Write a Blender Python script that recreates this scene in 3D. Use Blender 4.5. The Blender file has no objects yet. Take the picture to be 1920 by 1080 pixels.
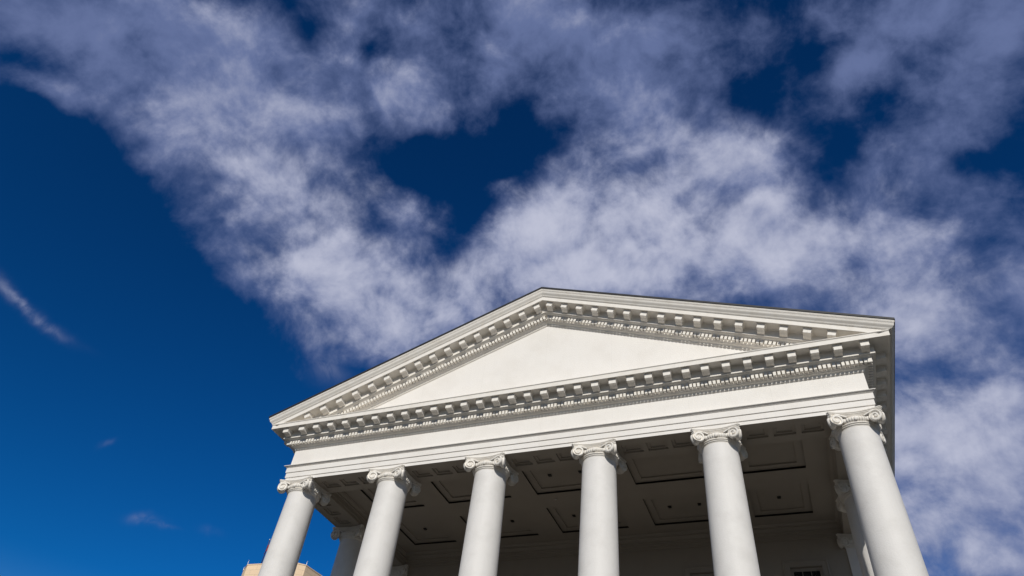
import bpy, bmesh, math, random
from math import sin, cos, pi, radians, atan, sqrt
from mathutils import Vector, Matrix
random.seed(7)
scene = bpy.context.scene
COL = scene.collection

# ------------------------------------------------------------ helpers
def tag(o, label=None, cat=None, group=None, kind=None):
    if label: o['label'] = label
    if cat: o['category'] = cat
    if group: o['group'] = group
    if kind: o['kind'] = kind
    return o
def empty(name, loc=(0, 0, 0)):
    o = bpy.data.objects.new(name, None); COL.objects.link(o); o.location = loc
    o.empty_display_size = 0.5
    return o
class MB:
    """collects vertices and faces of one mesh"""
    def __init__(s): s.v = []; s.f = []; s.mi = []; s.sm = []
    def add(s, vs, fs, mi=0, smooth=False):
        b = len(s.v); s.v += [tuple(v) for v in vs]
        for f in fs:
            s.f.append([b + i for i in f]); s.mi.append(mi); s.sm.append(smooth)
    def quad(s, a, b, c, d, mi=0): s.add([a, b, c, d], [(0, 1, 2, 3)], mi)
    def box(s, x0, x1, y0, y1, z0, z1, mi=0):
        v = [(x0,y0,z0),(x1,y0,z0),(x1,y1,z0),(x0,y1,z0),(x0,y0,z1),(x1,y0,z1),(x1,y1,z1),(x0,y1,z1)]
        s.add(v, [(0,3,2,1),(4,5,6,7),(0,1,5,4),(1,2,6,5),(2,3,7,6),(3,0,4,7)], mi)
    def grid(s, rows, closed=False, mi=0, smooth=False):
        n = len(rows[0]); vs = [p for r in rows for p in r]; fs = []
        for i in range(len(rows) - 1):
            for j in range(n if closed else n - 1):
                k = (j + 1) % n
                fs.append((i*n + j, i*n + k, (i+1)*n + k, (i+1)*n + j))
        s.add(vs, fs, mi, smooth)
    def lathe(s, prof, cx=0, cy=0, n=64, mi=0, smooth=True):
        s.grid([[(cx + r*cos(2*pi*k/n), cy + r*sin(2*pi*k/n), z) for k in range(n)] for r, z in prof], True, mi, smooth)
    def build(s, name, mats, parent=None, fix=True, weld=False):
        me = bpy.data.meshes.new(name); me.from_pydata(s.v, [], s.f)
        if not isinstance(mats, (list, tuple)): mats = [mats]
        for m in mats: me.materials.append(m)
        me.polygons.foreach_set('material_index', s.mi)
        me.polygons.foreach_set('use_smooth', s.sm)
        if fix:
            bm = bmesh.new(); bm.from_mesh(me)
            bmesh.ops.remove_doubles(bm, verts=bm.verts, dist=0.0002)
            bmesh.ops.recalc_face_normals(bm, faces=bm.faces); bm.to_mesh(me); bm.free()
        me.update()
        o = bpy.data.objects.new(name, me); COL.objects.link(o)
        if parent: o.parent = parent
        return o

# ------------------------------------------------------------ materials
def new_mat(name):
    m = bpy.data.materials.new(name); m.use_nodes = True
    nt = m.node_tree; return m, nt, nt.nodes['Principled BSDF']
def N(nt, t, **kw):
    n = nt.nodes.new(t)
    for k, v in kw.items():
        if k in n.inputs: n.inputs[k].default_value = v
        else: setattr(n, k, v)
    return n
def ramp(nt, fac, stops):
    r = nt.nodes.new('ShaderNodeValToRGB'); e = r.color_ramp.elements
    while len(e) < len(stops): e.new(0.5)
    for el, (p, c) in zip(e, stops): el.position = p; el.color = (*c, 1)
    nt.links.new(fac, r.inputs[0]); return r.outputs[0]
def paint(name, base, dirt, rough=0.6, blot=0.35, bump=0.004, scale=0.9, streak=0.5, seam=0):
    """aged paint on stucco: large soft blotches, rain streaks, fine grain"""
    m, nt, b = new_mat(name); L = nt.links
    tc = N(nt, 'ShaderNodeTexCoord')
    n1 = N(nt, 'ShaderNodeTexNoise', Scale=scale, Detail=6.0, Roughness=0.6); L.new(tc.outputs['Object'], n1.inputs['Vector'])
    mp = N(nt, 'ShaderNodeMapping'); mp.inputs['Scale'].default_value = (5.0, 5.0, 0.45)
    L.new(tc.outputs['Object'], mp.inputs[0])
    n2 = N(nt, 'ShaderNodeTexNoise', Scale=1.0, Detail=5.0, Roughness=0.65); L.new(mp.outputs[0], n2.inputs['Vector'])
    n3 = N(nt, 'ShaderNodeTexNoise', Scale=22.0, Detail=4.0, Roughness=0.6); L.new(tc.outputs['Object'], n3.inputs['Vector'])
    f1 = ramp(nt, n1.outputs[0], [(0.45, (0, 0, 0)), (0.78, (1, 1, 1))])
    f2 = ramp(nt, n2.outputs[0], [(0.5, (0, 0, 0)), (0.85, (1, 1, 1))])
    a = N(nt, 'ShaderNodeMath', operation='MULTIPLY'); L.new(f1, a.inputs[0]); a.inputs[1].default_value = blot
    c = N(nt, 'ShaderNodeMath', operation='MULTIPLY'); L.new(f2, c.inputs[0]); c.inputs[1].default_value = blot*streak
    d = N(nt, 'ShaderNodeMath', operation='MAXIMUM'); L.new(a.outputs[0], d.inputs[0]); L.new(c.outputs[0], d.inputs[1])
    mix = N(nt, 'ShaderNodeMix', data_type='RGBA'); mix.inputs[6].default_value = (*base, 1); mix.inputs[7].default_value = (*dirt, 1)
    L.new(d.outputs[0], mix.inputs[0]); outc = mix.outputs[2]
    if seam:                                         # hairline joints between lengths of moulding or plaster bays
        sx = N(nt, 'ShaderNodeSeparateXYZ'); L.new(tc.outputs['Object'], sx.inputs[0])
        n4 = N(nt, 'ShaderNodeTexNoise', Scale=0.35, Detail=1.0); L.new(tc.outputs['Object'], n4.inputs['Vector'])
        def M_(op, a_, b_):
            q = nt.nodes.new('ShaderNodeMath'); q.operation = op
            for i_, v_ in enumerate((a_, b_)):
                if isinstance(v_, (int, float)): q.inputs[i_].default_value = v_
                else: L.new(v_, q.inputs[i_])
            return q.outputs[0]
        fr = M_('FRACT', M_('DIVIDE', sx.outputs[0], seam), 0)
        ln = M_('LESS_THAN', fr, 0.014/seam)
        m2 = N(nt, 'ShaderNodeMix', data_type='RGBA'); L.new(M_('MULTIPLY', ln, M_('MULTIPLY', n4.outputs[0], 0.22)), m2.inputs[0])
        L.new(outc, m2.inputs[6]); m2.inputs[7].default_value = (base[0]*0.42, base[1]*0.40, base[2]*0.37, 1); outc = m2.outputs[2]
    L.new(outc, b.inputs['Base Color'])
    b.inputs['Roughness'].default_value = rough; b.inputs['Specular IOR Level'].default_value = 0.3
    bp = N(nt, 'ShaderNodeBump', Strength=0.6, Distance=bump); L.new(n3.outputs[0], bp.inputs['Height']); L.new(bp.outputs[0], b.inputs['Normal'])
    return m
WHITE = paint('white_stucco_paint', (0.80, 0.77, 0.73), (0.66, 0.62, 0.565), seam=2.93, bump=0.012, blot=0.45)
SHAFT = paint('white_column_paint', (0.73, 0.71, 0.685), (0.50, 0.48, 0.45), blot=0.42, bump=0.010, scale=1.3)
TRIM = paint('white_trim_paint', (0.80, 0.765, 0.71), (0.60, 0.54, 0.45), blot=0.45, bump=0.002, scale=2.5, seam=1.87)
INNER_SHADE = paint('shaded_portico_white_paint', (0.38, 0.34, 0.29), (0.29, 0.255, 0.21), blot=0.3, bump=0.002, scale=1.2)  # same white paint as outside, its colour darkened to stand for portico shade
def plain(name, col, rough=0.7, metal=0.0, noise=0.25, scale=3.0):
    m, nt, b = new_mat(name); L = nt.links
    tc = N(nt, 'ShaderNodeTexCoord'); n = N(nt, 'ShaderNodeTexNoise', Scale=scale, Detail=6.0); L.new(tc.outputs['Object'], n.inputs['Vector'])
    c = ramp(nt, n.outputs[0], [(0.3, tuple(x*(1-noise) for x in col)), (0.75, tuple(min(1, x*(1+noise)) for x in col))])
    L.new(c, b.inputs['Base Color']); b.inputs['Roughness'].default_value = rough; b.inputs['Metallic'].default_value = metal
    return m
ROOF = plain('dark_roof_metal', (0.012, 0.012, 0.014), 0.6)
DARK = plain('dark_fixture_and_gap_shade', (0.012, 0.012, 0.012), 0.4)
GLASS = plain('dark_window_glass', (0.012, 0.014, 0.018), 0.08)
STONEF = plain('podium_granite', (0.075, 0.066, 0.056), 0.8)
METAL = plain('light_metal', (0.6, 0.6, 0.6), 0.4, 0.8)
NAVY = plain('dark_blue_metal', (0.02, 0.03, 0.09), 0.5)
LOUV = plain('brown_louvre', (0.10, 0.075, 0.055), 0.7)
REDC = plain('red_cloth', (0.35, 0.02, 0.04), 0.8)
def ground_mat():
    m, nt, b = new_mat('ground_paving'); L = nt.links
    tc = N(nt, 'ShaderNodeTexCoord')
    br = N(nt, 'ShaderNodeTexBrick', Scale=2.0); br.inputs['Color1'].default_value = (0.045, 0.037, 0.030, 1)
    br.inputs['Color2'].default_value = (0.038, 0.031, 0.026, 1); br.inputs['Mortar'].default_value = (0.04, 0.038, 0.035, 1)
    L.new(tc.outputs['Object'], br.inputs['Vector'])
    n = N(nt, 'ShaderNodeTexNoise', Scale=0.05, Detail=8.0); L.new(tc.outputs['Object'], n.inputs['Vector'])
    f = ramp(nt, n.outputs[0], [(0.48, (0, 0, 0)), (0.52, (1, 1, 1))])
    mix = N(nt, 'ShaderNodeMix', data_type='RGBA'); L.new(f, mix.inputs[0]); L.new(br.outputs[0], mix.inputs[6])
    mix.inputs[7].default_value = (0.03, 0.034, 0.016, 1); L.new(mix.outputs[2], b.inputs['Base Color']); b.inputs['Roughness'].default_value = 0.9
    return m
GROUND = ground_mat()
def tower_mat():
    m, nt, b = new_mat('tan_limestone_courses'); L = nt.links
    tc = N(nt, 'ShaderNodeTexCoord')
    br = N(nt, 'ShaderNodeTexBrick', Scale=1.0); br.inputs['Color1'].default_value = (0.84, 0.63, 0.42, 1)
    br.inputs['Color2'].default_value = (0.76, 0.58, 0.40, 1); br.inputs['Mortar'].default_value = (0.52, 0.40, 0.28, 1)
    br.inputs['Mortar Size'].default_value = 0.02; br.inputs['Brick Width'].default_value = 2.2; br.inputs['Row Height'].default_value = 0.8
    sx = N(nt, 'ShaderNodeSeparateXYZ'); L.new(tc.outputs['Object'], sx.inputs[0])
    a = N(nt, 'ShaderNodeMath', operation='ADD'); L.new(sx.outputs[0], a.inputs[0]); L.new(sx.outputs[1], a.inputs[1])
    cb = N(nt, 'ShaderNodeCombineXYZ'); L.new(a.outputs[0], cb.inputs[0]); L.new(sx.outputs[2], cb.inputs[1])
    L.new(cb.outputs[0], br.inputs['Vector']); L.new(br.outputs[0], b.inputs['Base Color']); b.inputs['Roughness'].default_value = 0.85
    return m
TAN = tower_mat()

# ------------------------------------------------------------ dimensions (metres, z=0 underside of architrave, y=0 axis of front columns)
S = 4.5; HW = 0.68; W = 2.5*S + HW; YB = 38.0
FLOOR = -12.6; GND = -16.05
ZT, ZF = 0.70, 1.526
TH = atan(0.386); CT = cos(TH)
COLX = [-11.25, -6.70, -2.235, 2.235, 6.70, 11.25]
def ext(p): return 0.0 if p < 0.6 else (0.07 if p <= 1.02 else 0.13)
capitol = tag(empty('neoclassical_building', (0, 0, GND)), 'white temple front with six tall columns, triangular pediment and dark edged roof', 'building')
capitol_inv = (0, 0, -GND)
class Root:                                    # children keep world coordinates
    pass
def part(mb, name, mat, parent=None, **k):
    o = mb.build(name, mat, None, **k)
    o.parent = parent or capitol
    if not parent: o.location = (0, 0, -GND)
    return o
def u_path(p, z):
    e = ext(p)
    return [(-(W+p), YB, z), (-(W+p), -(HW+p), z), (W+p+e, -(HW+p), z), (W+p+e, YB, z)]
def sweep_u(prof):
    mb = MB(); mb.grid([u_path(p, z) for p, z in prof]); return mb

# ---- architrave with three fasciae and a crowning moulding
prof = [(0.0, 0.0), (0.0, 0.130), (-0.012, 0.133), (-0.012, 0.140), (0.012, 0.142), (0.030, 0.146), (0.036, 0.158), (0.036, 0.363), (0.022, 0.366), (0.022, 0.374), (0.048, 0.376), (0.066, 0.380), (0.072, 0.392),
        (0.072, 0.612), (0.060, 0.614), (0.060, 0.622), (0.095, 0.624), (0.100, 0.636), (0.090, 0.638), (0.090, 0.644), (0.118, 0.646), (0.130, 0.652), (0.145, 0.664), (0.145, 0.670),
        (0.175, 0.674), (0.178, 0.697), (0.0, 0.712)]
mb = sweep_u(prof)
# soffit of the beams, with nested recessed panels, and inner faces
def plate(mb, x0, x1, y0, y1, z, rects, steps, mi=0):
    """flat underside with recessed panels; steps = list of (inset, rise)"""
    xs = sorted({x0, x1} | {r[0] for r in rects} | {r[1] for r in rects})
    ys = sorted({y0, y1} | {r[2] for r in rects} | {r[3] for r in rects})
    for i in range(len(xs)-1):
        for j in range(len(ys)-1):
            cx = (xs[i]+xs[i+1])/2; cy = (ys[j]+ys[j+1])/2
            if any(r[0] < cx < r[1] and r[2] < cy < r[3] for r in rects): continue
            mb.quad((xs[i],ys[j],z), (xs[i+1],ys[j],z), (xs[i+1],ys[j+1],z), (xs[i],ys[j+1],z), mi)
    mi0 = mi
    for (a, b, c, d) in rects:
        zz = z; mi = mi0
        ring = lambda a,b,c,d,z: [(a,c,z),(b,c,z),(b,d,z),(a,d,z)]
        cur = ring(a,b,c,d,zz)
        for st_ in steps:
            ins, rise = st_[:2]; mi = st_[2] if len(st_) > 2 else mi0
            if ins: a += ins; b -= ins; c += ins; d -= ins
            zz += rise
            nxt = ring(a,b,c,d,zz)
            mb.grid([cur, nxt], True, mi); cur = nxt
        mb.quad(*cur, mi)
XI = 2.5*S - HW; YW = 8.45; ZC = 0.58
psteps = [(0, 0.06), (0.10, 0), (0, 0.035), (0.025, 0.012)]
rects = []
for i in range(5):
    c = (COLX[i]+COLX[i+1])/2
    for k in (-1, 0, 1): rects.append((c+k*0.935-0.37, c+k*0.935+0.37, -0.30, 0.275))
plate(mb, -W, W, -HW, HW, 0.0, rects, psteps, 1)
for s in (-1, 1):
    rects = []
    for j in range(2):
        c = 2.25 + j*4.5 - (0.25 if j else 0)
        for k in (-1, 0, 1): rects.append((s*11.25-0.30, s*11.25+0.30, c+k*0.88-0.34, c+k*0.88+0.34))
    xa, xb = sorted((s*XI, s*W))
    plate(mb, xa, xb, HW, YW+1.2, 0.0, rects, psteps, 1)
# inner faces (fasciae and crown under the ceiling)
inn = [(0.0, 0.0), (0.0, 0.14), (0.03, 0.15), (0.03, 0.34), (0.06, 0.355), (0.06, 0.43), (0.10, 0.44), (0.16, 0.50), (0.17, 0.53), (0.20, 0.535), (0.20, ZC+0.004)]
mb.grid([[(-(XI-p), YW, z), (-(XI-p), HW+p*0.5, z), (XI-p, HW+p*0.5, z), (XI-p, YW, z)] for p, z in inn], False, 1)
architrave = part(mb, 'architrave', [WHITE, INNER_SHADE])

# ---- frieze (plain) and its small crowning lines
mb = sweep_u([(0.0, 0.708), (0.0, 1.526)]); frieze = part(mb, 'frieze', WHITE)

# ---- bed moulding, dentils, soffit and corona of the level cornice
bed = [(0.0, 1.526), (0.018, 1.528), (0.02, 1.546), (0.046, 1.549), (0.050, 1.570), (0.060, 1.600), (0.085, 1.628), (0.12, 1.640), (0.150, 1.648), (0.160, 1.662),
       (0.165, 1.674), (0.198, 1.677), (0.205, 1.690), (0.21, 1.692), (0.21, 1.856)]
bed2 = [(0.21, 1.856), (0.356, 1.856), (0.356, 1.872), (0.368, 1.874), (0.376, 1.886), (0.415, 1.900), (0.445, 1.910), (0.450, 1.926), (0.480, 1.930), (0.50, 1.932), (0.50, 2.215), (0.52, 2.235), (0.54, 2.25), (0.93, 2.25), (0.93, 2.228),
        (0.968, 2.228), (0.968, 2.405), (0.975, 2.408), (0.985, 2.425), (1.0, 2.43), (1.0, 2.455)]
mb = sweep_u(bed + bed2[1:] + [(-0.05, 2.47)])
cornice = part(mb, 'cornice', TRIM)

def dentil_positions():
    half = [0.352, 1.056, 1.760, 2.465, 3.17, 3.872, 4.577, 5.28, 5.982, 6.69, 7.45, 8.21, 8.975, 9.74, 10.505, 11.272, 12.14]
    return half
MX = dentil_positions()
allx = sorted([-x for x in MX] + MX)
def dents(xs_edges):
    out = []
    for a, b in zip(xs_edges[:-1], xs_edges[1:]):
        n = 5 if b - a < 0.8 else 6
        for k in range(n): out.append((a + (b-a)*(k+0.5)/n, (b-a)/n))
    return out
mb = MB()
DP0, DP1, DZ0, DZ1 = 0.205, 0.348, 1.698, 1.852
dl = [d for d in dents(allx) if abs(d[0]) < 12.15]
xl = 12.14
for x, pitch in dl:
    w = pitch*0.335
    mb.box(x-w, x+w, -(HW+DP1), -(HW+DP0), DZ0, DZ1)
    mb.box(x-w-pitch+2*w, x-w, -(HW+DP0+0.035), -(HW+DP0), DZ1-0.028, DZ1)         # small fillet between the tops
for s in (-1, 1):
    y = -(HW+DP1)+0.05
    while y < 16:
        xx = s*(W+DP0); x2 = s*(W+DP1)
        mb.box(min(xx, x2), max(xx, x2), y-0.045, y+0.045, DZ0, DZ1); y += 0.152
part(mb, 'dentil_course', TRIM)

# modillion: curved bracket hanging from the soffit, local origin at the top, back centre; projects towards -y
def modillion_mesh():
    mb = MB(); w = 0.138
    side = [(0.0, -0.255), (-0.05, -0.262), (-0.13, -0.25), (-0.20, -0.222), (-0.26, -0.214), (-0.315, -0.216), (-0.345, -0.222), (-0.352, -0.212), (-0.352, -0.070), (0.0, -0.075)]
    n = len(side); vs = [(-w, y, z) for y, z in side] + [(w, y, z) for y, z in side]
    fs = [tuple(range(n)), tuple(range(2*n-1, n-1, -1))] + [(i, (i+1) % n, n+(i+1) % n, n+i) for i in range(n)]
    mb.add(vs, fs)
    # crowning moulding round three sides
    cp = [(0.0, -0.075), (0.008, -0.07), (0.022, -0.05), (0.026, -0.03), (0.034, -0.028), (0.034, 0.0)]
    mb.grid([[(-w-o, 0, z), (-w-o, -0.352-o, z), (w+o, -0.352-o, z), (w+o, 0, z)] for o, z in cp])
    return mb
MODW = 0.352
m0 = modillion_mesh().build('modillion', TRIM); mod_mesh = m0.data
first = [m0]
def add_mod(parent, loc, rot):
    if first: o = first.pop()
    else: o = bpy.data.objects.new('modillion', mod_mesh); COL.objects.link(o)
    o.parent = parent; o.location = loc; o.rotation_euler = rot
    return o
for x in allx: add_mod(cornice, (x, -(HW+0.50), 2.251), (0, 0, 0))
# side rows
for s in (-1, 1):
    cnt = 11 if s > 0 else 3
    for k in range(cnt):
        y = -0.56 + 0.762*k
        add_mod(cornice, (s*(W+0.50), y, 2.251), (0, 0, s*pi/2))
mb = MB(); base = modillion_mesh()
for s in (-1, 1):
    k = 11 if s > 0 else 3
    while -0.56 + 0.762*k < YB - 1:
        M = Matrix.Translation((s*(W+0.50), -0.56+0.762*k, 2.251)) @ Matrix.Rotation(s*pi/2, 4, 'Z')
        mb.add([M @ Vector(v) for v in base.v], base.f); k += 1
o = part(mb, 'modillion_row', TRIM, cornice); tag(o, kind='stuff')

# ---- raking cornice
ZTIP, ZAP = 2.7408, 7.7935
def zA(n): return ZAP - (ZTIP - n)/CT
def rake(prof, sink=2.36, full=False):
    mb = MB()
    for s in (-1, 1):
        rows = []
        for p, n in prof:
            e = ext(p) if s > 0 else 0
            xe = W + p + e
            ze = zA(n) - 0.386*xe
            if not full and ze < sink: xe = (zA(n) - sink)/0.386; ze = sink
            m = 12
            rows.append([(s*xe*k/m, -(HW+p), zA(n) + (ze - zA(n))*k/m) for k in range(m+1)])
        mb.grid(rows)
    return mb
rprof = bed + bed2[1:15] + [(0.968, 2.228), (0.968, 2.40)]
mb = rake(rprof)
raking = part(mb, 'raking_cornice', TRIM)
for s in (-1, 1):
    mb = MB(); M = Matrix.Translation((0, 0, zA(0))) @ Matrix.Rotation(s*TH, 4, 'Y')
    # along-slope distance t, perpendicular height n
    t = 0.09
    while True:
        x = t*CT; n = 1.75
        if zA(n) - 0.386*x < 2.40: break
        w = 0.051
        vs = []
        tt = t + 0.0
        for (dt, nn) in ((-w, DZ0), (w, DZ0), (w, DZ1), (-w, DZ1)):
            for yy in (-(HW+DP1), -(HW+DP0)):
                along = tt + dt
                # perpendicular frame: base line n=0 passes (0, zA(0)); direction (cos,-sin), normal (sin, cos)
                px = along*CT + (nn)*sin(TH); pz = zA(0) - along*sin(TH) + nn*CT
                px -= 1.75*sin(TH)
                pz = zA(nn) - 0.386*px
                vs.append((s*px, yy, pz))
        mb.add(vs, [(0,2,4,6),(1,7,5,3),(0,1,3,2),(2,3,5,4),(4,5,7,6),(6,7,1,0)])
        t += 0.1515
    part(mb, 'raking_dentil_course', TRIM)
for s in (-1, 1):
    for x in MX[:-1]:
        z = zA(2.251) - 0.386*x
        if z - 0.03 < 2.36: continue
        add_mod(raking, (s*x, -(HW+0.50), z), (0, s*TH, 0))

# crowning cyma that climbs the gable and returns along both eaves
cy = [(0.968, 2.40), (0.975, 2.408), (0.99, 2.42), (1.0, 2.424), (1.0, 2.442), (1.015, 2.444), (1.02, 2.46), (1.03, 2.48), (1.052, 2.505), (1.08, 2.535), (1.102, 2.565), (1.112, 2.595), (1.112, 2.612), (1.12, 2.614),
      (1.12, 2.640), (1.135, 2.645), (1.138, 2.665), (1.15, 2.668), (1.152, 2.700), (1.16, 2.703), (1.16, ZTIP)]
mb = MB(); rows = []
for p, n in cy:
    eR = ext(p) if p > 1.02 else 0.07 if p > 0.6 else 0
    eR = ext(p)
    zl = zA(n) - 0.386*(W+p); zr = zA(n) - 0.386*(W+p+eR)
    yf = -(HW+p); m = 14
    row = [(-(W+p), YB, zl)]
    row += [(-(W+p)*(1-k/m), yf, zl + (zA(n)-zl)*k/m) for k in range(m+1)]
    row += [((W+p+eR)*k/m, yf, zA(n) + (zr-zA(n))*k/m) for k in range(1, m+1)]
    row += [(W+p+eR, YB, zr)]
    rows.append(row)
mb.grid(rows)
part(mb, 'cyma_moulding', TRIM)

# ---- tympanum wall
mb = MB(); zt = zA(1.56); xe = (zt - 2.40)/0.386
mb.add([(-xe, -HW, 2.40), (xe, -HW, 2.40), (0, -HW, zt)], [(0, 1, 2)])
part(mb, 'tympanum', WHITE, fix=False)

# ---- roof
mb = MB(); a = ZTIP + 0.004; b = ZTIP + 0.085
for s in (-1, 1):
    xe = W + 1.185 + (0.13 if s > 0 else 0); y0 = -(HW+1.19)
    q = lambda x, n: zA(n) - 0.386*x
    v = [(0,y0,q(0,a)),(s*xe,y0,q(xe,a)),(s*xe,y0,q(xe,b)),(0,y0,q(0,b)),(0,YB+1,q(0,a)),(s*xe,YB+1,q(xe,a)),(s*xe,YB+1,q(xe,b)),(0,YB+1,q(0,b))]
    mb.add(v, [(0,1,2,3),(4,7,6,5),(0,4,5,1),(1,5,6,2),(2,6,7,3)])
part(mb, 'roof', ROOF)
mb = MB(); mb.lathe([(0.012, 7.80), (0.008, 8.02), (0.001, 8.09)], 0.08, -HW-1.0, 8)
part(mb, 'lightning_rod', METAL)

# ------------------------------------------------------------ columns
def abacus(mb, a=0.795, tip=0.872, sag=0.155):
    lay = [(-0.150, 0.085), (-0.132, 0.070), (-0.112, 0.048), (-0.100, 0.044), (-0.096, 0.062), (-0.088, 0.062), (-0.084, 0.026), (-0.062, 0.022), (-0.058, 0.040), (-0.052, 0.040), (-0.048, 0.006), (-0.030, 0.0), (-0.026, 0.012), (-0.003, 0.008)]
    rows = []
    for z, off in lay:
        ring = []
        for q in range(4):
            A = q*pi/2
            for k in range(13):
                t = -1 + 2*k/12
                x = t*(a-off*0.6); y = -(tip-off) + sag*(1-t*t)
                ring.append((x*cos(A)-y*sin(A), x*sin(A)+y*cos(A), z))
        rows.append(ring)
    mb.grid(rows, True)
    mb.add([(x, y, z) for x, y, z in rows[-1]], [tuple(range(52))])
    mb.add([(x, y, z) for x, y, z in rows[0]], [tuple(range(51, -1, -1))])
def volute(mb, sgn, A):
    """one spiral disc on the face turned by A; sgn -1 left, +1 right"""
    C = Vector((sgn*0.602, -0.765, -0.322)); R = 0.212; tilt = -sgn*radians(21)
    # plane axes: u horizontal in face, v up, nrm outward
    nrm = Vector((sin(tilt), -cos(tilt), 0)); u = Vector((cos(tilt), sin(tilt), 0)); v = Vector((0, 0, 1))
    rotA = Matrix.Rotation(A, 3, 'Z')
    nr, na = 34, 60; rows = []
    turns = 2.05
    for i in range(nr+1):
        r = R*(1 - i/nr)
        row = []
        for j in range(na):
            th = 2*pi*j/na
            # spiral ridge: phase of the coil at this radius and angle
            f = max(r/R, 0.0)
            coil = (turns*(1 - f**0.75)) - (th*(-sgn) + pi*0.5)/(2*pi)
            ph = coil - math.floor(coil)
            g_ = abs(ph-0.5)*2; g_ = min(1, max(0, (g_-0.22)/0.30)); h = 0.056*g_*g_*(3-2*g_) if r < R*0.97 else 0.0
            ridge = h
            if r < 0.045: ridge = 0.036*sqrt(max(0, 1-(r/0.05)**2)) + 0.004
            if i == 0: ridge = -0.02
            elif i == 1: ridge = 0.02
            elif i == 2: ridge = max(ridge, 0.048)
            P = C + u*(r*cos(th)) + v*(r*sin(th)) + nrm*(ridge + 0.012*(1-f))
            row.append(tuple(rotA @ P))
        rows.append(row)
    mb.grid(rows, True, 0, True)
    return C, u, v, R, nrm, rotA
def capital_mesh(square=False):
    mb = MB(); abacus(mb)
    if not square:
        pr = [(0.637, -0.56), (0.64, -0.54), (0.655, -0.518), (0.662, -0.512), (0.672, -0.508), (0.683, -0.498), (0.683, -0.486), (0.672, -0.476), (0.668, -0.474), (0.668, -0.462), (0.69, -0.458), (0.708, -0.445), (0.712, -0.428), (0.704, -0.412), (0.69, -0.405),
              (0.672, -0.402), (0.672, -0.395), (0.70, -0.385), (0.735, -0.345), (0.752, -0.30), (0.75, -0.255), (0.73, -0.225), (0.68, -0.21), (0.64, -0.20), (0.63, -0.12)]
        mb.lathe(pr, n=72)
        n = 12                                           # eggs and darts of the echinus
        for k in range(n):
            th = 2*pi*(k+0.0)/n - pi/2
            er, ez = 0.742, -0.305
            cx, cyy = er*cos(th), er*sin(th)
            rows = []
            for i in range(7):
                la = -pi/2 + pi*i/6; row = []
                for j in range(10):
                    lo = 2*pi*j/10
                    X = 0.072*cos(la)*cos(lo); Y = 0.045*cos(la)*sin(lo); Z = 0.088*sin(la)
                    row.append((cx + X*(-sin(th)) + Y*cos(th), cyy + X*cos(th) + Y*sin(th), ez+Z))
                rows.append(row)
            mb.grid(rows, True, 0, True)
            for off in (-0.112, 0.112, 0.0):             # shell rims and dart
                t2 = th + (off/er if off else pi/n); 
                hw = 0.011 if off else 0.010
                rr = [[(r*cos(t2+s*hw/r), r*sin(t2+s*hw/r), z) for s in (-1, 1)] for r, z in ((0.70, -0.388), (0.760, -0.345), (0.778, -0.30), (0.772, -0.25), (0.74, -0.215))]
                o1 = [[(p[0]*0.95, p[1]*0.95, p[2]) for p in r] for r in rr]
                mb.grid(rr); mb.grid([[a[0], b[0]] for a, b in zip(rr, o1)]); mb.grid([[a[1], b[1]] for a, b in zip(rr, o1)])
    else:
        pr = [(0.60, -0.56), (0.605, -0.53), (0.63, -0.52), (0.645, -0.505), (0.645, -0.49), (0.63, -0.475), (0.65, -0.46), (0.67, -0.44), (0.665, -0.41), (0.64, -0.40), (0.66, -0.37), (0.70, -0.31), (0.69, -0.24), (0.62, -0.20), (0.6, -0.12)]
        mb.grid([[(-r, -r, z), (r, -r, z), (r, r, z), (-r, r, z)] for r, z in pr], True)
        for q in range(4):
            M = Matrix.Rotation(q*pi/2, 3, 'Z')
            for k in range(-2, 3):
                rows = []
                for i in range(7):
                    la = -pi/2 + pi*i/6
                    rows.append([tuple(M @ Vector((k*0.2 + 0.06*cos(la)*cos(2*pi*j/8), -0.685 + 0.05*cos(la)*sin(2*pi*j/8), -0.305+0.085*sin(la)))) for j in range(8)])
                mb.grid(rows, True, 0, True)
    for q in range(4):
        A = q*pi/2
        for sgn in (-1, 1):
            C, u, v, R, nrm, rA = volute(mb, sgn, A)
            # band rising from the echinus over the top of the coil
            rows = []
            for k in range(15):
                t = k/14
                ang = radians(200 - 110*t) if sgn > 0 else radians(-20 + 110*t)
                # outer line of the channel, ending tangent on the coil
                x = sgn*(0.26 + 0.342*t**0.9); z = -0.228 + 0.118*sin(t*pi/2)**1.1
                yb = -0.70 - 0.062*t
                w = 0.020 + 0.012*t
                rows.append([tuple(rA @ Vector(p)) for p in ((x, yb+0.03, z+w), (x, yb-0.035, z+w), (x, yb-0.045, z), (x, yb-0.035, z-w*1.1), (x, yb+0.10, z-w*1.1))])
            mb.grid(rows, False, 0, True)
    # horn bodies: hollow rims joining the two discs of a corner
    for q in range(4):
        rA = Matrix.Rotation(q*pi/2, 3, 'Z'); rows = []
        C1 = Vector((0.602, -0.765, -0.322)); C2 = Vector((0.765, -0.602, -0.322))
        t1 = -radians(21)
        u1 = Vector((cos(t1), sin(t1), 0)); u2 = Vector((-sin(t1)*-1, -cos(t1), 0))
        # second disc lies on the next face: its in-plane axis mirrored about the diagonal
        u2 = Vector((-u1.y, -u1.x, 0)) 
        m = 9
        for i in range(m):
            t = i/(m-1); waist = 1 - 0.20*sin(pi*t)**0.8
            if i in (1, m-2): waist = 0.985
            row = []
            for j in range(40):
                th = 2*pi*j/40
                p1 = C1 + u1*(0.212*waist*cos(th)); p2 = C2 + u2*(0.212*waist*cos(th))
                P = p1.lerp(p2, t); P.z = -0.322 + 0.212*waist*sin(th)
                row.append(tuple(rA @ P))
            rows.append(row)
        mb.grid(rows, True, 0, True)
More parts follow.
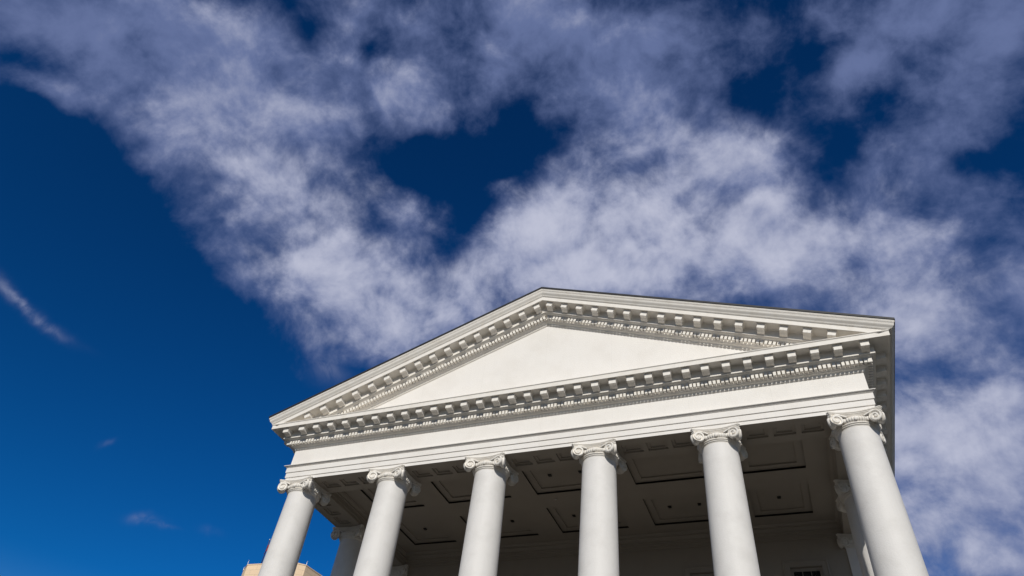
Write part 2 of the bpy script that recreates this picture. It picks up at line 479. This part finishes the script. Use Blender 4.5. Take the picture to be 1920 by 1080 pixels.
        # leaf-like block under the abacus corner
        d = Vector((0.79, -0.79, 0)); t = Vector((0.7071, 0.7071, 0)); nn = Vector((0.7071, -0.7071, 0)); rows = []
        for z, w, o in ((-0.20, 0.035, -0.04), (-0.165, 0.06, 0.0), (-0.135, 0.075, 0.012), (-0.105, 0.07, -0.01)):
            rows.append([tuple(rA @ (d + nn*(o-0.0) + t*w*s + nn*k + Vector((0, 0, z)))) for s, k in ((-1, -0.16), (-1, 0), (1, 0), (1, -0.16))])
        mb.grid(rows, True)
    return mb
cap_round = capital_mesh().build('capital', TRIM)
cap_round_data = cap_round.data
def shaft_mesh():
    mb = MB(); prof = []
    for i in range(41):
        t = i/40; z = FLOOR + 0.62 + (-0.555 - FLOOR - 0.62)*t
        r = 0.752 - 0.115*t**1.35*(1 + 0.0*t)
        prof.append((r, z))
    prof[0] = (0.79, prof[0][1])
    mb.lathe(prof, n=96); return mb
def base_mesh():
    mb = MB(); f = FLOOR
    pr = [(0.79, f+0.62), (0.80, f+0.59), (0.81, f+0.585)]
    for k in range(9):
        a = pi/2 - pi*k/8; pr.append((0.82+0.07*cos(a), f+0.515+0.07*sin(a)))
    pr += [(0.85, f+0.44), (0.82, f+0.40), (0.84, f+0.36), (0.90, f+0.35)]
    for k in range(9):
        a = pi/2 - pi*k/8; pr.append((0.93+0.09*cos(a), f+0.26+0.09*sin(a)))
    mb.lathe(pr, n=64); mb.box(-1.03, 1.03, -1.03, 1.03, f, f+0.171); return mb
sh = shaft_mesh().build('column', SHAFT); sh_data = sh.data
bs = base_mesh().build('base', STONEF); bs_data = bs.data
cols = []
spots = [(x, 0.0) for x in COLX] + [(-11.25, 4.5), (11.25, 4.5)]
for i, (x, y) in enumerate(spots):
    if i == 0: c, k, b = sh, cap_round, bs
    else:
        c = bpy.data.objects.new('column', sh_data); COL.objects.link(c)
        k = bpy.data.objects.new('capital', cap_round_data); COL.objects.link(k)
        b = bpy.data.objects.new('base', bs_data); COL.objects.link(b)
    c.parent = capitol; c.location = (x, y, -GND)
    c.rotation_euler = (0, 0, (i % 4)*pi/2)
    k.parent = c; b.parent = c
    cols.append(c)
tag(cols[6], 'shaded column standing behind the front row'); tag(cols[7], 'half shaded column standing behind the front row')
# wall pilasters with square capitals
psq = capital_mesh(True).build('capital', TRIM); psq_data = psq.data
pp = []
for i, x in enumerate((-11.12, 11.12)):
    mb = MB(); mb.box(-0.60, 0.60, -0.60, 0.60, FLOOR, -0.55)
    o = mb.build('pilaster', WHITE, capitol); o.location = (x, 8.96, -GND)
    k = psq if i == 0 else bpy.data.objects.new('capital', psq_data)
    if i: COL.objects.link(k)
    k.parent = o

# ------------------------------------------------------------ portico ceiling
mb = MB()
CX = [(-9.54, -7.17), (-5.92, -2.81), (-1.60, 1.60), (2.81, 5.92), (7.17, 9.54)]
CY = [(1.43, 3.60), (4.81, 7.28)]
rects = [(a, b, c, d) for a, b in CX for c, d in CY]
plate(mb, -XI, XI, HW, YW, ZC, rects, [(0, 0.012, 1), (-0.16, 0.0, 1), (0, 0.078, 1), (0.155, 0.0, 1), (0.305, 0.0), (0, 0.055), (0.03, 0.0)])  # coffer gap walls coloured near black to paint in the shade inside them
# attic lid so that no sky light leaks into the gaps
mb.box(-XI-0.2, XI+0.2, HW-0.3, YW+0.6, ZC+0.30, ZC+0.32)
ceiling = part(mb, 'portico_ceiling', [INNER_SHADE, DARK], fix=False)
LZ = ZC + 0.125
lights = [(-8.32, 5.95), (-3.68, 5.95), (-0.64, 5.95), (0.68, 5.95), (3.76, 5.92), (5.04, 5.92), (8.32, 5.94), (-0.60, 2.34), (0.75, 2.32)]
for x, y in lights:
    mb = MB(); mb.box(-0.062, 0.062, -0.07, 0.07, -0.035, -0.001); mb.box(-0.075, 0.075, -0.085, 0.085, -0.010, -0.0005)
    o = mb.build('ceiling_light', DARK, capitol); o.location = (x, y, LZ - GND)
mb = MB(); mb.lathe([(0.02, 0.0), (0.02, -0.05), (0.045, -0.06), (0.045, -0.075), (0.0, -0.08)], n=12)
o = mb.build('ceiling_sprinkler', METAL, capitol); o.location = (-0.865, 4.02, ZC - GND)

# ------------------------------------------------------------ walls behind the portico
mb = MB()
wins = [(-8.82, 1.25), (-4.5, 1.25), (4.62, 1.25), (8.81, 1.25)]
xs = [-W]; 
for c, w in wins: xs += [c-w/2, c+w/2]
xs.append(W); WT = -1.18; WB = -3.9; yw = YW
for i in range(len(xs)-1):
    a, b = xs[i], xs[i+1]
    if i % 2 == 0: mb.quad((a,yw,FLOOR), (b,yw,FLOOR), (b,yw,0.002), (a,yw,0.002))
    else:
        mb.quad((a,yw,WT), (b,yw,WT), (b,yw,0.002), (a,yw,0.002)); mb.quad((a,yw,FLOOR), (b,yw,FLOOR), (b,yw,WB), (a,yw,WB))
        ring = lambda y: [(a,y,WB),(b,y,WB),(b,y,WT),(a,y,WT)]
        mb.grid([ring(yw), ring(yw+0.30)], True)
        mb.quad((a,yw+0.6,WB), (b,yw+0.6,WB), (b,yw+0.6,WT), (a,yw+0.6,WT))
wall = part(mb, 'portico_wall', INNER_SHADE, fix=False)
mb = MB()
for s in (-1, 1):
    mb.quad((s*W,YW+0.002,FLOOR), (s*W,YB,FLOOR), (s*W,YB,0.0), (s*W,YW+0.002,0.0))
mb.quad((-W,YB,FLOOR), (W,YB,FLOOR), (W,YB,ZF+1), (-W,YB,ZF+1))
mb.add([(-W-1, YB, 2.4), (W+1, YB, 2.4), (0, YB, 7.7)], [(0, 1, 2)])
part(mb, 'side_wall', WHITE, fix=False)
# wall entablature below the ceiling
we = [(0.0, -0.012), (0.045, -0.006), (0.045, 0.13), (0.075, 0.14), (0.075, 0.27), (0.105, 0.28), (0.105, 0.36), (0.15, 0.37), (0.22, 0.43), (0.24, 0.455), (0.36, 0.46), (0.36, 0.50), (0.42, 0.545), (0.44, ZC-0.004)]
mb = MB(); mb.grid([[(-XI, YW-p, z), (XI, YW-p, z)] for p, z in we]); part(mb, 'wall_entablature', INNER_SHADE)
for c, w in wins:
    # moulded surround
    mb = MB(); h = w/2
    sp = [(0.28, 0.0), (0.28, 0.05), (0.24, 0.07), (0.20, 0.07), (0.19, 0.045), (0.03, 0.045), (0.02, 0.03), (0.0, 0.03), (0.0, 0.0)]
    mb.grid([[(-h-o_, -d, WB), (-h-o_, -d, WT+o_), (h+o_, -d, WT+o_), (h+o_, -d, WB)] for o_, d in sp])
    mb.box(-h-0.32, h+0.32, -0.12, 0.0, WB-0.12, WB-0.002)
    win = mb.build('window', INNER_SHADE, capitol); win.location = (c, YW-0.002, -GND)
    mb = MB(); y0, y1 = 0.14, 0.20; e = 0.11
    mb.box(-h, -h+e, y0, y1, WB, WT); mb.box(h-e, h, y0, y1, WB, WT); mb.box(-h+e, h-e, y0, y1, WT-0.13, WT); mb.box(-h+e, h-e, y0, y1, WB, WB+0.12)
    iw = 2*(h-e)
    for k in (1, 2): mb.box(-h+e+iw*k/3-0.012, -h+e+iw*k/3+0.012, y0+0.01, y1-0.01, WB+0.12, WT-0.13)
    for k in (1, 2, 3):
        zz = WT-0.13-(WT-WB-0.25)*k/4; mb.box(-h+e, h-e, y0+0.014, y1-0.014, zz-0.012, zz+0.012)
    mb.build('frame', INNER_SHADE, win)
    mb = MB(); mb.quad((-h+e*0.8, y1-0.02, WB+0.1), (h-e*0.8, y1-0.02, WB+0.1), (h-e*0.8, y1-0.02, WT-0.1), (-h+e*0.8, y1-0.02, WT-0.1)); mb.build('pane', GLASS, win, fix=False)

# podium and steps
mb = MB(); mb.box(-W-0.6, W+0.6, -1.45, YB, GND, FLOOR-0.001)
part(mb, 'podium', STONEF)
mb = MB(); n = 21; rise = (FLOOR-0.001-GND)/n
for k in range(n-1):
    mb.box(-W+1, W-1, -1.45-0.34*(n-1-k), -1.452-0.34*(n-2-k), GND, GND + rise*(k+1))
part(mb, 'front_steps', STONEF)

# ------------------------------------------------------------ ground
mb = MB(); mb.quad((-1500,-1500,GND), (1500,-1500,GND), (1500,1500,GND), (-1500,1500,GND))
tag(mb.build('ground', GROUND, fix=False), kind='structure')

# ------------------------------------------------------------ distant tan tower with a flagpole
CAMP = Vector((8.568, -22.251, -14.454))
TZ = CAMP.z + 45.0
def cam_axes():
    y, p, r = 0.458620759, 0.783919714, 0.134239241
    f = Vector((-sin(y)*cos(p), cos(y)*cos(p), sin(p))); rt = Vector((cos(y), sin(y), 0)); up = rt.cross(f)
    return rt*cos(r) + up*sin(r), -rt*sin(r) + up*cos(r), f
TP = [(-81.215, 70.155), (-78.707, 68.076), (-69.545, 68.475), (-67.937, 69.866), (-67.549, 74.374)]
tower = tag(empty('office_tower', (TP[1][0], TP[1][1], GND)), 'tan stone high-rise top rising behind the leftmost column', 'building')
def tp(mb, pts, z0, z1, out=0.0, cap=True):
    cx = sum(p[0] for p in pts)/len(pts); cyy = sum(p[1] for p in pts)/len(pts)
    pl = []
    for x, y in pts:
        d = Vector((x-cx, y-cyy)); d = d*(1+out/d.length); pl.append((cx+d.x-TP[1][0], cyy+d.y-TP[1][1]))
    n = len(pl); vs = [(x, y, z0-GND) for x, y in pl] + [(x, y, z1-GND) for x, y in pl]
    mb.add(vs, [(i, (i+1) % n, n+(i+1) % n, n+i) for i in range(n)] + [tuple(range(n, 2*n)), tuple(range(n-1, -1, -1))])
foot = TP + [(-68.6, 80.2), (-71.5, 82.4), (-79.0, 82.0), (-81.6, 79.6)]
mb = MB(); tp(mb, foot, GND, TZ-2.9, -0.10); mb.build('wall', TAN, tower)
mb = MB(); tp(mb, foot, TZ-2.898, TZ-2.45, 0.12); tp(mb, foot, TZ-2.448, TZ-0.16, -0.03); tp(mb, foot, TZ-0.158, TZ, 0.03)
mb.build('parapet', TAN, tower)
bx_, by_ = TP[1]
# louvred openings below the parapet on the receding side
for k, (a_, b_) in enumerate([(TP[3], TP[4]), (TP[4], foot[5])]):
    ax, ay = a_; bx, by = b_; dx, dy = bx-ax, by-ay; ln_ = sqrt(dx*dx+dy*dy); nx, ny = dy/ln_, -dx/ln_
    P_ = lambda t, o, z: (ax+dx*t+nx*o-bx_, ay+dy*t+ny*o-by_, z-GND)
    mb = MB()
    for o_, z0_, z1_ in ((-0.09, TZ-6.6, TZ-3.2),):
        mb.quad(P_(0.14, o_+0.02, z0_), P_(0.86, o_+0.02, z0_), P_(0.86, o_+0.02, z1_), P_(0.14, o_+0.02, z1_))
    for q in range(12):
        z_ = TZ-6.5+q*0.27; mb.quad(P_(0.14, -0.06, z_), P_(0.86, -0.06, z_), P_(0.86, 0.02, z_-0.1), P_(0.14, 0.02, z_-0.1))
    mb.build('louvre', LOUV, tower, fix=False)
for (x, y) in (TP[1], TP[3], TP[0]):
    mb = MB(); mb.lathe([(0.05, TZ-GND), (0.03, TZ-GND+0.6), (0.0, TZ-GND+0.75)], x-bx_, y-by_, 8); mb.build('lightning_rod', METAL, tower)
pole = tag(empty('flagpole', (-77.0, 69.3, TZ+0.002)), 'dark slim flagpole on the roof of the tan tower', 'flagpole')
mb = MB(); mb.lathe([(0.16, 0.0), (0.16, 0.3), (0.09, 0.32), (0.06, 4.6)], n=12); mb.build('pole', NAVY, pole)
mb = MB(); mb.lathe([(0.0, 4.98), (0.09, 4.90), (0.12, 4.80), (0.09, 4.68), (0.0, 4.6)], n=12); mb.build('finial', METAL, pole)
mb = MB()
mb.grid([[(0.05+0.5*k/8*cos(z_*1.3), 0.10*sin(k*1.1+z_), 3.9-z_*0.9-0.25*k/8) for k in range(9)] for z_ in (0, 0.4, 0.8, 1.2, 1.6)], False, 0, True)
mb.build('flag', REDC, pole)

# ------------------------------------------------------------ sun and sky
SAZ, SEL = radians(16.0), radians(27.0)           # sun azimuth east of the facade normal, elevation
sd = Vector((sin(SAZ)*cos(SEL), -cos(SAZ)*cos(SEL), sin(SEL)))
sun = bpy.data.lights.new('sun', 'SUN'); sun.energy = 3.3; sun.angle = radians(0.5); sun.color = (1.0, 0.955, 0.875)
so = bpy.data.objects.new('sun', sun); COL.objects.link(so); so.rotation_euler = sd.to_track_quat('Z', 'Y').to_euler()
so.location = (20, -60, 60)

wd = bpy.data.worlds.new('World'); scene.world = wd; wd.use_nodes = True
nt = wd.node_tree; L = nt.links; bg = nt.nodes['Background']
sky = N(nt, 'ShaderNodeTexSky'); sky.sky_type = 'NISHITA'; sky.sun_disc = False
sky.sun_elevation = SEL; sky.sun_rotation = math.atan2(sd.x, sd.y); sky.altitude = 50; sky.dust_density = 0.3; sky.ozone_density = 2.5
SKYG = 0.10
def mth(op, a, b=None, c=None, clamp=False):
    n = nt.nodes.new('ShaderNodeMath'); n.operation = op; n.use_clamp = clamp
    for i, v in enumerate((a, b, c)):
        if v is None: continue
        if isinstance(v, (int, float)): n.inputs[i].default_value = v
        else: L.new(v, n.inputs[i])
    return n.outputs[0]
def vm(op, a, b):
    n = nt.nodes.new('ShaderNodeVectorMath'); n.operation = op
    for i, v in enumerate((a, b)):
        if isinstance(v, (tuple, Vector)): n.inputs[i].default_value = tuple(v)
        else: L.new(v, n.inputs[i])
    return n
def sstep(v, a, b):
    m = nt.nodes.new('ShaderNodeMapRange'); m.interpolation_type = 'SMOOTHSTEP'; L.new(v, m.inputs[0]); m.inputs[1].default_value = a; m.inputs[2].default_value = b
    return m.outputs[0]
tc = N(nt, 'ShaderNodeTexCoord')
D = vm('NORMALIZE', tc.outputs['Generated'], (0, 0, 0)).outputs[0]
# warped direction
wn = N(nt, 'ShaderNodeTexNoise', Scale=7.0, Detail=5.0, Roughness=0.55); L.new(D, wn.inputs['Vector'])
wv = vm('SUBTRACT', wn.outputs['Color'], (0.5, 0.5, 0.5)).outputs[0]
sc = nt.nodes.new('ShaderNodeVectorMath'); sc.operation = 'SCALE'; L.new(wv, sc.inputs[0]); sc.inputs['Scale'].default_value = 0.06
DW = vm('ADD', D, sc.outputs[0]).outputs[0]
R_, U_, F_ = cam_axes(); FPX = 1283.7255
def blob(px, py, a, b, ang, w):
    """a cloud patch at a fixed compass direction: bearing and size measured once, then fixed to the sky"""
    d = (R_*((px-960)/FPX) - U_*((py-540)/FPX) + F_).normalized()
    ca, sa = cos(radians(ang)), sin(radians(ang))
    ex = (R_*ca - U_*sa); ey = (-R_*sa - U_*ca)
    ex = (ex - d*ex.dot(d)).normalized(); ey = (ey - d*ey.dot(d)); ey = (ey - ex*ey.dot(ex)).normalized()
    k = cos(math.atan(sqrt((px-960)**2+(py-540)**2)/FPX))
    sa_, sb_ = a/FPX*k, b/FPX*k
    return ex/sa_, ey/sb_, w
def field(lst, src):
    acc = None
    for t in lst:
        ex, ey, w = blob(*t)
        q1 = vm('DOT_PRODUCT', src, ex).outputs['Value']; q2 = vm('DOT_PRODUCT', src, ey).outputs['Value']
        q = mth('MULTIPLY_ADD', q1, q1, mth('MULTIPLY', q2, q2))
        g = mth('POWER', 0.5, q)
        acc = mth('MULTIPLY', g, w) if acc is None else mth('MULTIPLY_ADD', g, w, acc)
    return acc
CLOUDS = [(800,215,70,40,20,.3),(900,250,40,30,40,.2),(930,350,70,16,-15,.3),(1130,440,150,60,-15,.25),(1000,520,100,50,-20,.2),(1180,450,230,90,-10,.45),(1800,660,130,60,0,.3),(1750,760,70,60,0,.3),(1860,980,120,90,0,.4),(1700,1000,60,70,0,.4),(1780,820,160,50,0,.3),(340,290,70,80,0,.35),(400,390,90,50,20,.25),(470,500,60,50,40,.2),(640,70,60,70,0,.35),(560,120,50,60,0,.25),(740,130,60,90,10,.35),(690,170,40,40,0,.2),(1720,620,110,60,0,.35),(1700,880,60,80,0,.2),(1550,120,220,90,-20,.2),(1300,180,150,90,0,.15),(330,260,50,60,30,.35),(520,540,60,50,30,.2),(1650,250,60,50,-40,.2),(580,300,90,90,40,.3),(500,460,70,60,40,.2),(770,580,90,70,30,.35),(700,500,90,90,0,.3),(350,190,90,70,20,.25),(1040,60,130,80,20,.2),(1200,150,160,80,10,.2),(1060,290,70,110,60,.2),(1880,440,90,60,0,.3),(1500,440,160,80,20,.2),(1760,580,160,60,0,.25),(1900,760,90,120,0,.35),(1750,1040,120,60,0,.3),(150,120,130,60,15,.2),
 (40,30,170,75,10,.55),(200,80,130,80,20,.45),(370,70,110,90,30,.62),(430,190,120,90,45,.6),(530,240,120,80,50,.65),(430,250,110,80,40,.4),(520,370,120,70,40,.35),
 (665,320,50,75,30,.5),(590,440,110,70,40,.5),(620,520,90,80,60,.6),(700,600,110,70,40,.6),(690,660,70,40,0,.4),(800,430,80,80,70,.38),(220,160,50,70,0,.3),(70,150,90,18,20,.35),(115,190,40,22,50,.3),(850,540,70,70,0,.25),
 (660,30,90,50,20,.3),(850,90,100,110,70,.35),(740,190,36,50,70,.45),(1000,20,170,60,0,.35),(1150,60,150,100,20,.3),(1080,180,90,110,60,.2),(900,180,60,60,60,.2),(1240,60,140,60,-10,.25),
 (1130,430,210,90,-12,.75),(1010,480,130,70,-35,.7),(1310,280,120,60,28,.55),(1440,340,110,60,35,.45),(1380,430,180,70,0,.4),(1240,350,150,80,0,.35),(1250,500,260,60,0,.45),(1480,480,110,50,-20,.4),(1600,470,100,60,0,.45),(1790,430,110,60,20,.55),(1700,520,220,50,0,.5),(1130,520,200,70,0,.45),
 (1600,140,110,34,-62,.4),(1500,190,100,34,-50,.22),(1420,70,140,60,-20,.25),(1860,50,110,110,-30,.55),(1800,170,90,70,-62,.55),(1700,300,70,45,-45,.45),(1880,240,70,70,0,.2),(1790,360,110,30,25,.25),
 (1840,600,140,60,-20,.5),(1700,620,70,60,0,.4),(1730,800,120,60,-10,.5),(1840,740,120,50,-25,.55),(1780,880,190,70,0,.7),(1860,1000,130,70,0,.5),(1720,950,80,60,0,.4),(1700,700,40,60,0,.2),(1900,880,100,200,0,.3)]
HOLES = [(15,230,60,60,0,-.3),(700,120,22,60,10,-.25),(1010,240,60,40,40,-.15),(20,120,80,24,10,-.3),(200,960,240,110,0,-.4),(800,840,200,120,0,-.3),(862,440,36,100,12,-.7),(810,330,70,40,20,-.45),(1000,600,60,40,0,-.2),(480,260,50,30,40,-.2),(560,400,60,26,20,-.3),(700,420,26,50,10,-.3),(1530,300,50,50,0,-.2),(1380,360,60,22,30,-.3),(930,300,90,50,0,-.30),(960,200,50,40,30,-.2),(800,290,60,50,0,-.2),(690,250,26,60,20,-.35),(585,60,20,30,10,-.4),(690,85,22,22,0,-.4),(1110,150,60,40,0,-.12),(1575,275,45,40,20,-.3),(1420,180,70,26,-15,-.25),(1530,95,70,34,-25,-.3),(1850,290,60,26,-10,-.3),
 (1780,690,60,34,0,-.35),(1740,750,34,26,0,-.2),(1530,390,40,26,30,-.25),(390,370,50,26,20,-.25),(1770,1010,30,26,0,-.4),(1690,375,60,24,25,-.35),(310,175,22,12,20,-.25),(60,95,70,30,20,-.25),(1800,90,30,40,0,-.1),(1480,540,60,24,0,-.25),(70,500,190,150,40,-.6),(60,330,120,60,10,-.4),(280,760,260,110,20,-.5),(350,590,90,60,40,-.3),(1900,200,30,30,0,-.1)]
WISPS = [(90,592,46,8,34,.30),(12,530,34,9,48,.26),(45,560,34,7,40,.16),(262,983,24,7,4,.34),(300,990,16,3,4,.2),(188,844,10,4,-20,.14),(392,991,14,6,10,.10),(618,692,30,20,30,.3)]
F0 = mth('MAXIMUM', field(CLOUDS + HOLES, DW), -0.6)
F = mth('DIVIDE', mth('MULTIPLY', F0, 1.8), mth('MULTIPLY_ADD', mth('MAXIMUM', F0, 0.0), 1.05, 1.0))
# streaky and billowy detail
st = N(nt, 'ShaderNodeTexNoise', Scale=10.0, Detail=12.0, Roughness=0.575, Distortion=0.15); L.new(D, st.inputs['Vector'])
st2 = N(nt, 'ShaderNodeTexNoise', Scale=22.0, Detail=10.0, Roughness=0.62, Distortion=0.6); L.new(D, st2.inputs['Vector'])
nz = mth('ADD', mth('MULTIPLY', mth('SUBTRACT', st.outputs[0], 0.5), 2.4), mth('MULTIPLY', mth('SUBTRACT', st2.outputs[0], 0.5), 0.6))
vf = vm('DOT_PRODUCT', D, F_).outputs['Value']
off_ = nt.nodes.new('ShaderNodeMapRange'); off_.interpolation_type = 'SMOOTHSTEP'; L.new(vf, off_.inputs[0]); off_.inputs[1].default_value = 0.62; off_.inputs[2].default_value = 0.35; off_.inputs[3].default_value = 0.0; off_.inputs[4].default_value = 0.7  # unseen cloud cover outside the view, added to temper the blue sky fill
F = mth('ADD', F, off_.outputs[0])
so3 = vm('ADD', D, tuple(sd*0.022)).outputs[0]
st3 = N(nt, 'ShaderNodeTexNoise', Scale=10.0, Detail=6.0, Roughness=0.575, Distortion=0.15); L.new(so3, st3.inputs['Vector'])
relief = mth('MULTIPLY', mth('SUBTRACT', st.outputs[0], st3.outputs[0]), 2.0)
dens = mth('ADD', F, nz)
cov = mth('MULTIPLY', sstep(dens, 0.05, 1.15), 0.95)
wsp = mth('MULTIPLY', field(WISPS, DW), mth('MULTIPLY_ADD', sstep(st2.outputs[0], 0.32, 0.62), 1.1, 0.15))
cov = mth('MAXIMUM', cov, wsp)
DIM = [(1050,90,500,110,0,.4),(330,400,120,60,40,.3),(0,0,330,130,20,.8),(1920,40,260,230,0,.9),(1400,60,350,120,0,.35),(1920,560,90,500,0,.3)]
dens2 = mth('SUBTRACT', mth('ADD', F, mth('ADD', mth('MULTIPLY', nz, 0.55), relief)), field(DIM, D))
dens2 = mth('ADD', dens2, field([(1100,430,190,60,-15,.16),(620,500,80,80,0,.15),(1800,860,120,80,0,.1)], D))
brt = mth('MAXIMUM', sstep(dens2, 0.3, 1.85), mth('MULTIPLY', wsp, 0.9))
ccol = N(nt, 'ShaderNodeMix', data_type='RGBA'); L.new(brt, ccol.inputs[0])
ccol.inputs[6].default_value = (0.135, 0.178, 0.35, 1); ccol.inputs[7].default_value = (0.54, 0.56, 0.69, 1)
gof = N(nt, 'ShaderNodeMix', data_type='RGBA'); L.new(mth('MULTIPLY', off_.outputs[0], 1.4), gof.inputs[0]); L.new(ccol.outputs[2], gof.inputs[6]); gof.inputs[7].default_value = (0.22, 0.215, 0.215, 1); ccol = gof  # added unseen clouds greyed so that their fill light stays neutral
# clear sky: real sky colours pushed to the deep tone seen opposite the sun
gm = N(nt, 'ShaderNodeGamma'); gm.inputs[1].default_value = 1.0
s1 = vm('MINIMUM', vm('MULTIPLY', sky.outputs[0], (SKYG, SKYG, SKYG)).outputs[0], (1.1, 1.1, 1.1)).outputs[0]
L.new(s1, gm.inputs[0]); gm.inputs[1].default_value = 1.45
skc = N(nt, 'ShaderNodeMix', data_type='RGBA', blend_type='MULTIPLY'); skc.inputs[0].default_value = 1.0
L.new(gm.outputs[0], skc.inputs[6]); skc.inputs[7].default_value = (0.05, 0.66, 1.09, 1)
sz = N(nt, 'ShaderNodeSeparateXYZ'); L.new(D, sz.inputs[0])
hz = N(nt, 'ShaderNodeMix', data_type='RGBA'); L.new(sstep(mth('MULTIPLY', sz.outputs[2], -1.0), -0.30, 0.02), hz.inputs[0]); L.new(skc.outputs[2], hz.inputs[6]); hz.inputs[7].default_value = (0.33, 0.45, 0.62, 1); skc = hz
fin = N(nt, 'ShaderNodeMix', data_type='RGBA'); L.new(cov, fin.inputs[0]); L.new(skc.outputs[2], fin.inputs[6]); L.new(ccol.outputs[2], fin.inputs[7])
dv = N(nt, 'ShaderNodeMix', data_type='RGBA', blend_type='DIVIDE'); 
sc2 = nt.nodes.new('ShaderNodeVectorMath'); sc2.operation = 'SCALE'; L.new(fin.outputs[2], sc2.inputs[0]); sc2.inputs['Scale'].default_value = 10.0
L.new(sc2.outputs[0], bg.inputs[0]); bg.inputs[1].default_value = 0.10

wd.cycles.sampling_method = 'MANUAL'; wd.cycles.sample_map_resolution = 256
# ------------------------------------------------------------ camera
cam = bpy.data.cameras.new('camera'); co = bpy.data.objects.new('camera', cam); COL.objects.link(co)
cam.sensor_width = 36; cam.lens = FPX*36/1920; cam.clip_end = 5000; cam.clip_start = 0.1
M = Matrix((R_, U_, -F_)).transposed().to_4x4(); M.translation = CAMP
co.matrix_world = M; scene.camera = co
scene.render.engine = 'CYCLES'
scene.render.resolution_x = 1024; scene.render.resolution_y = 576
scene.view_settings.view_transform = 'Standard'; scene.view_settings.look = 'None'
scene.view_settings.exposure = 0.0; scene.view_settings.gamma = 1.0
scene.cycles.max_bounces = 8; scene.cycles.diffuse_bounces = 5
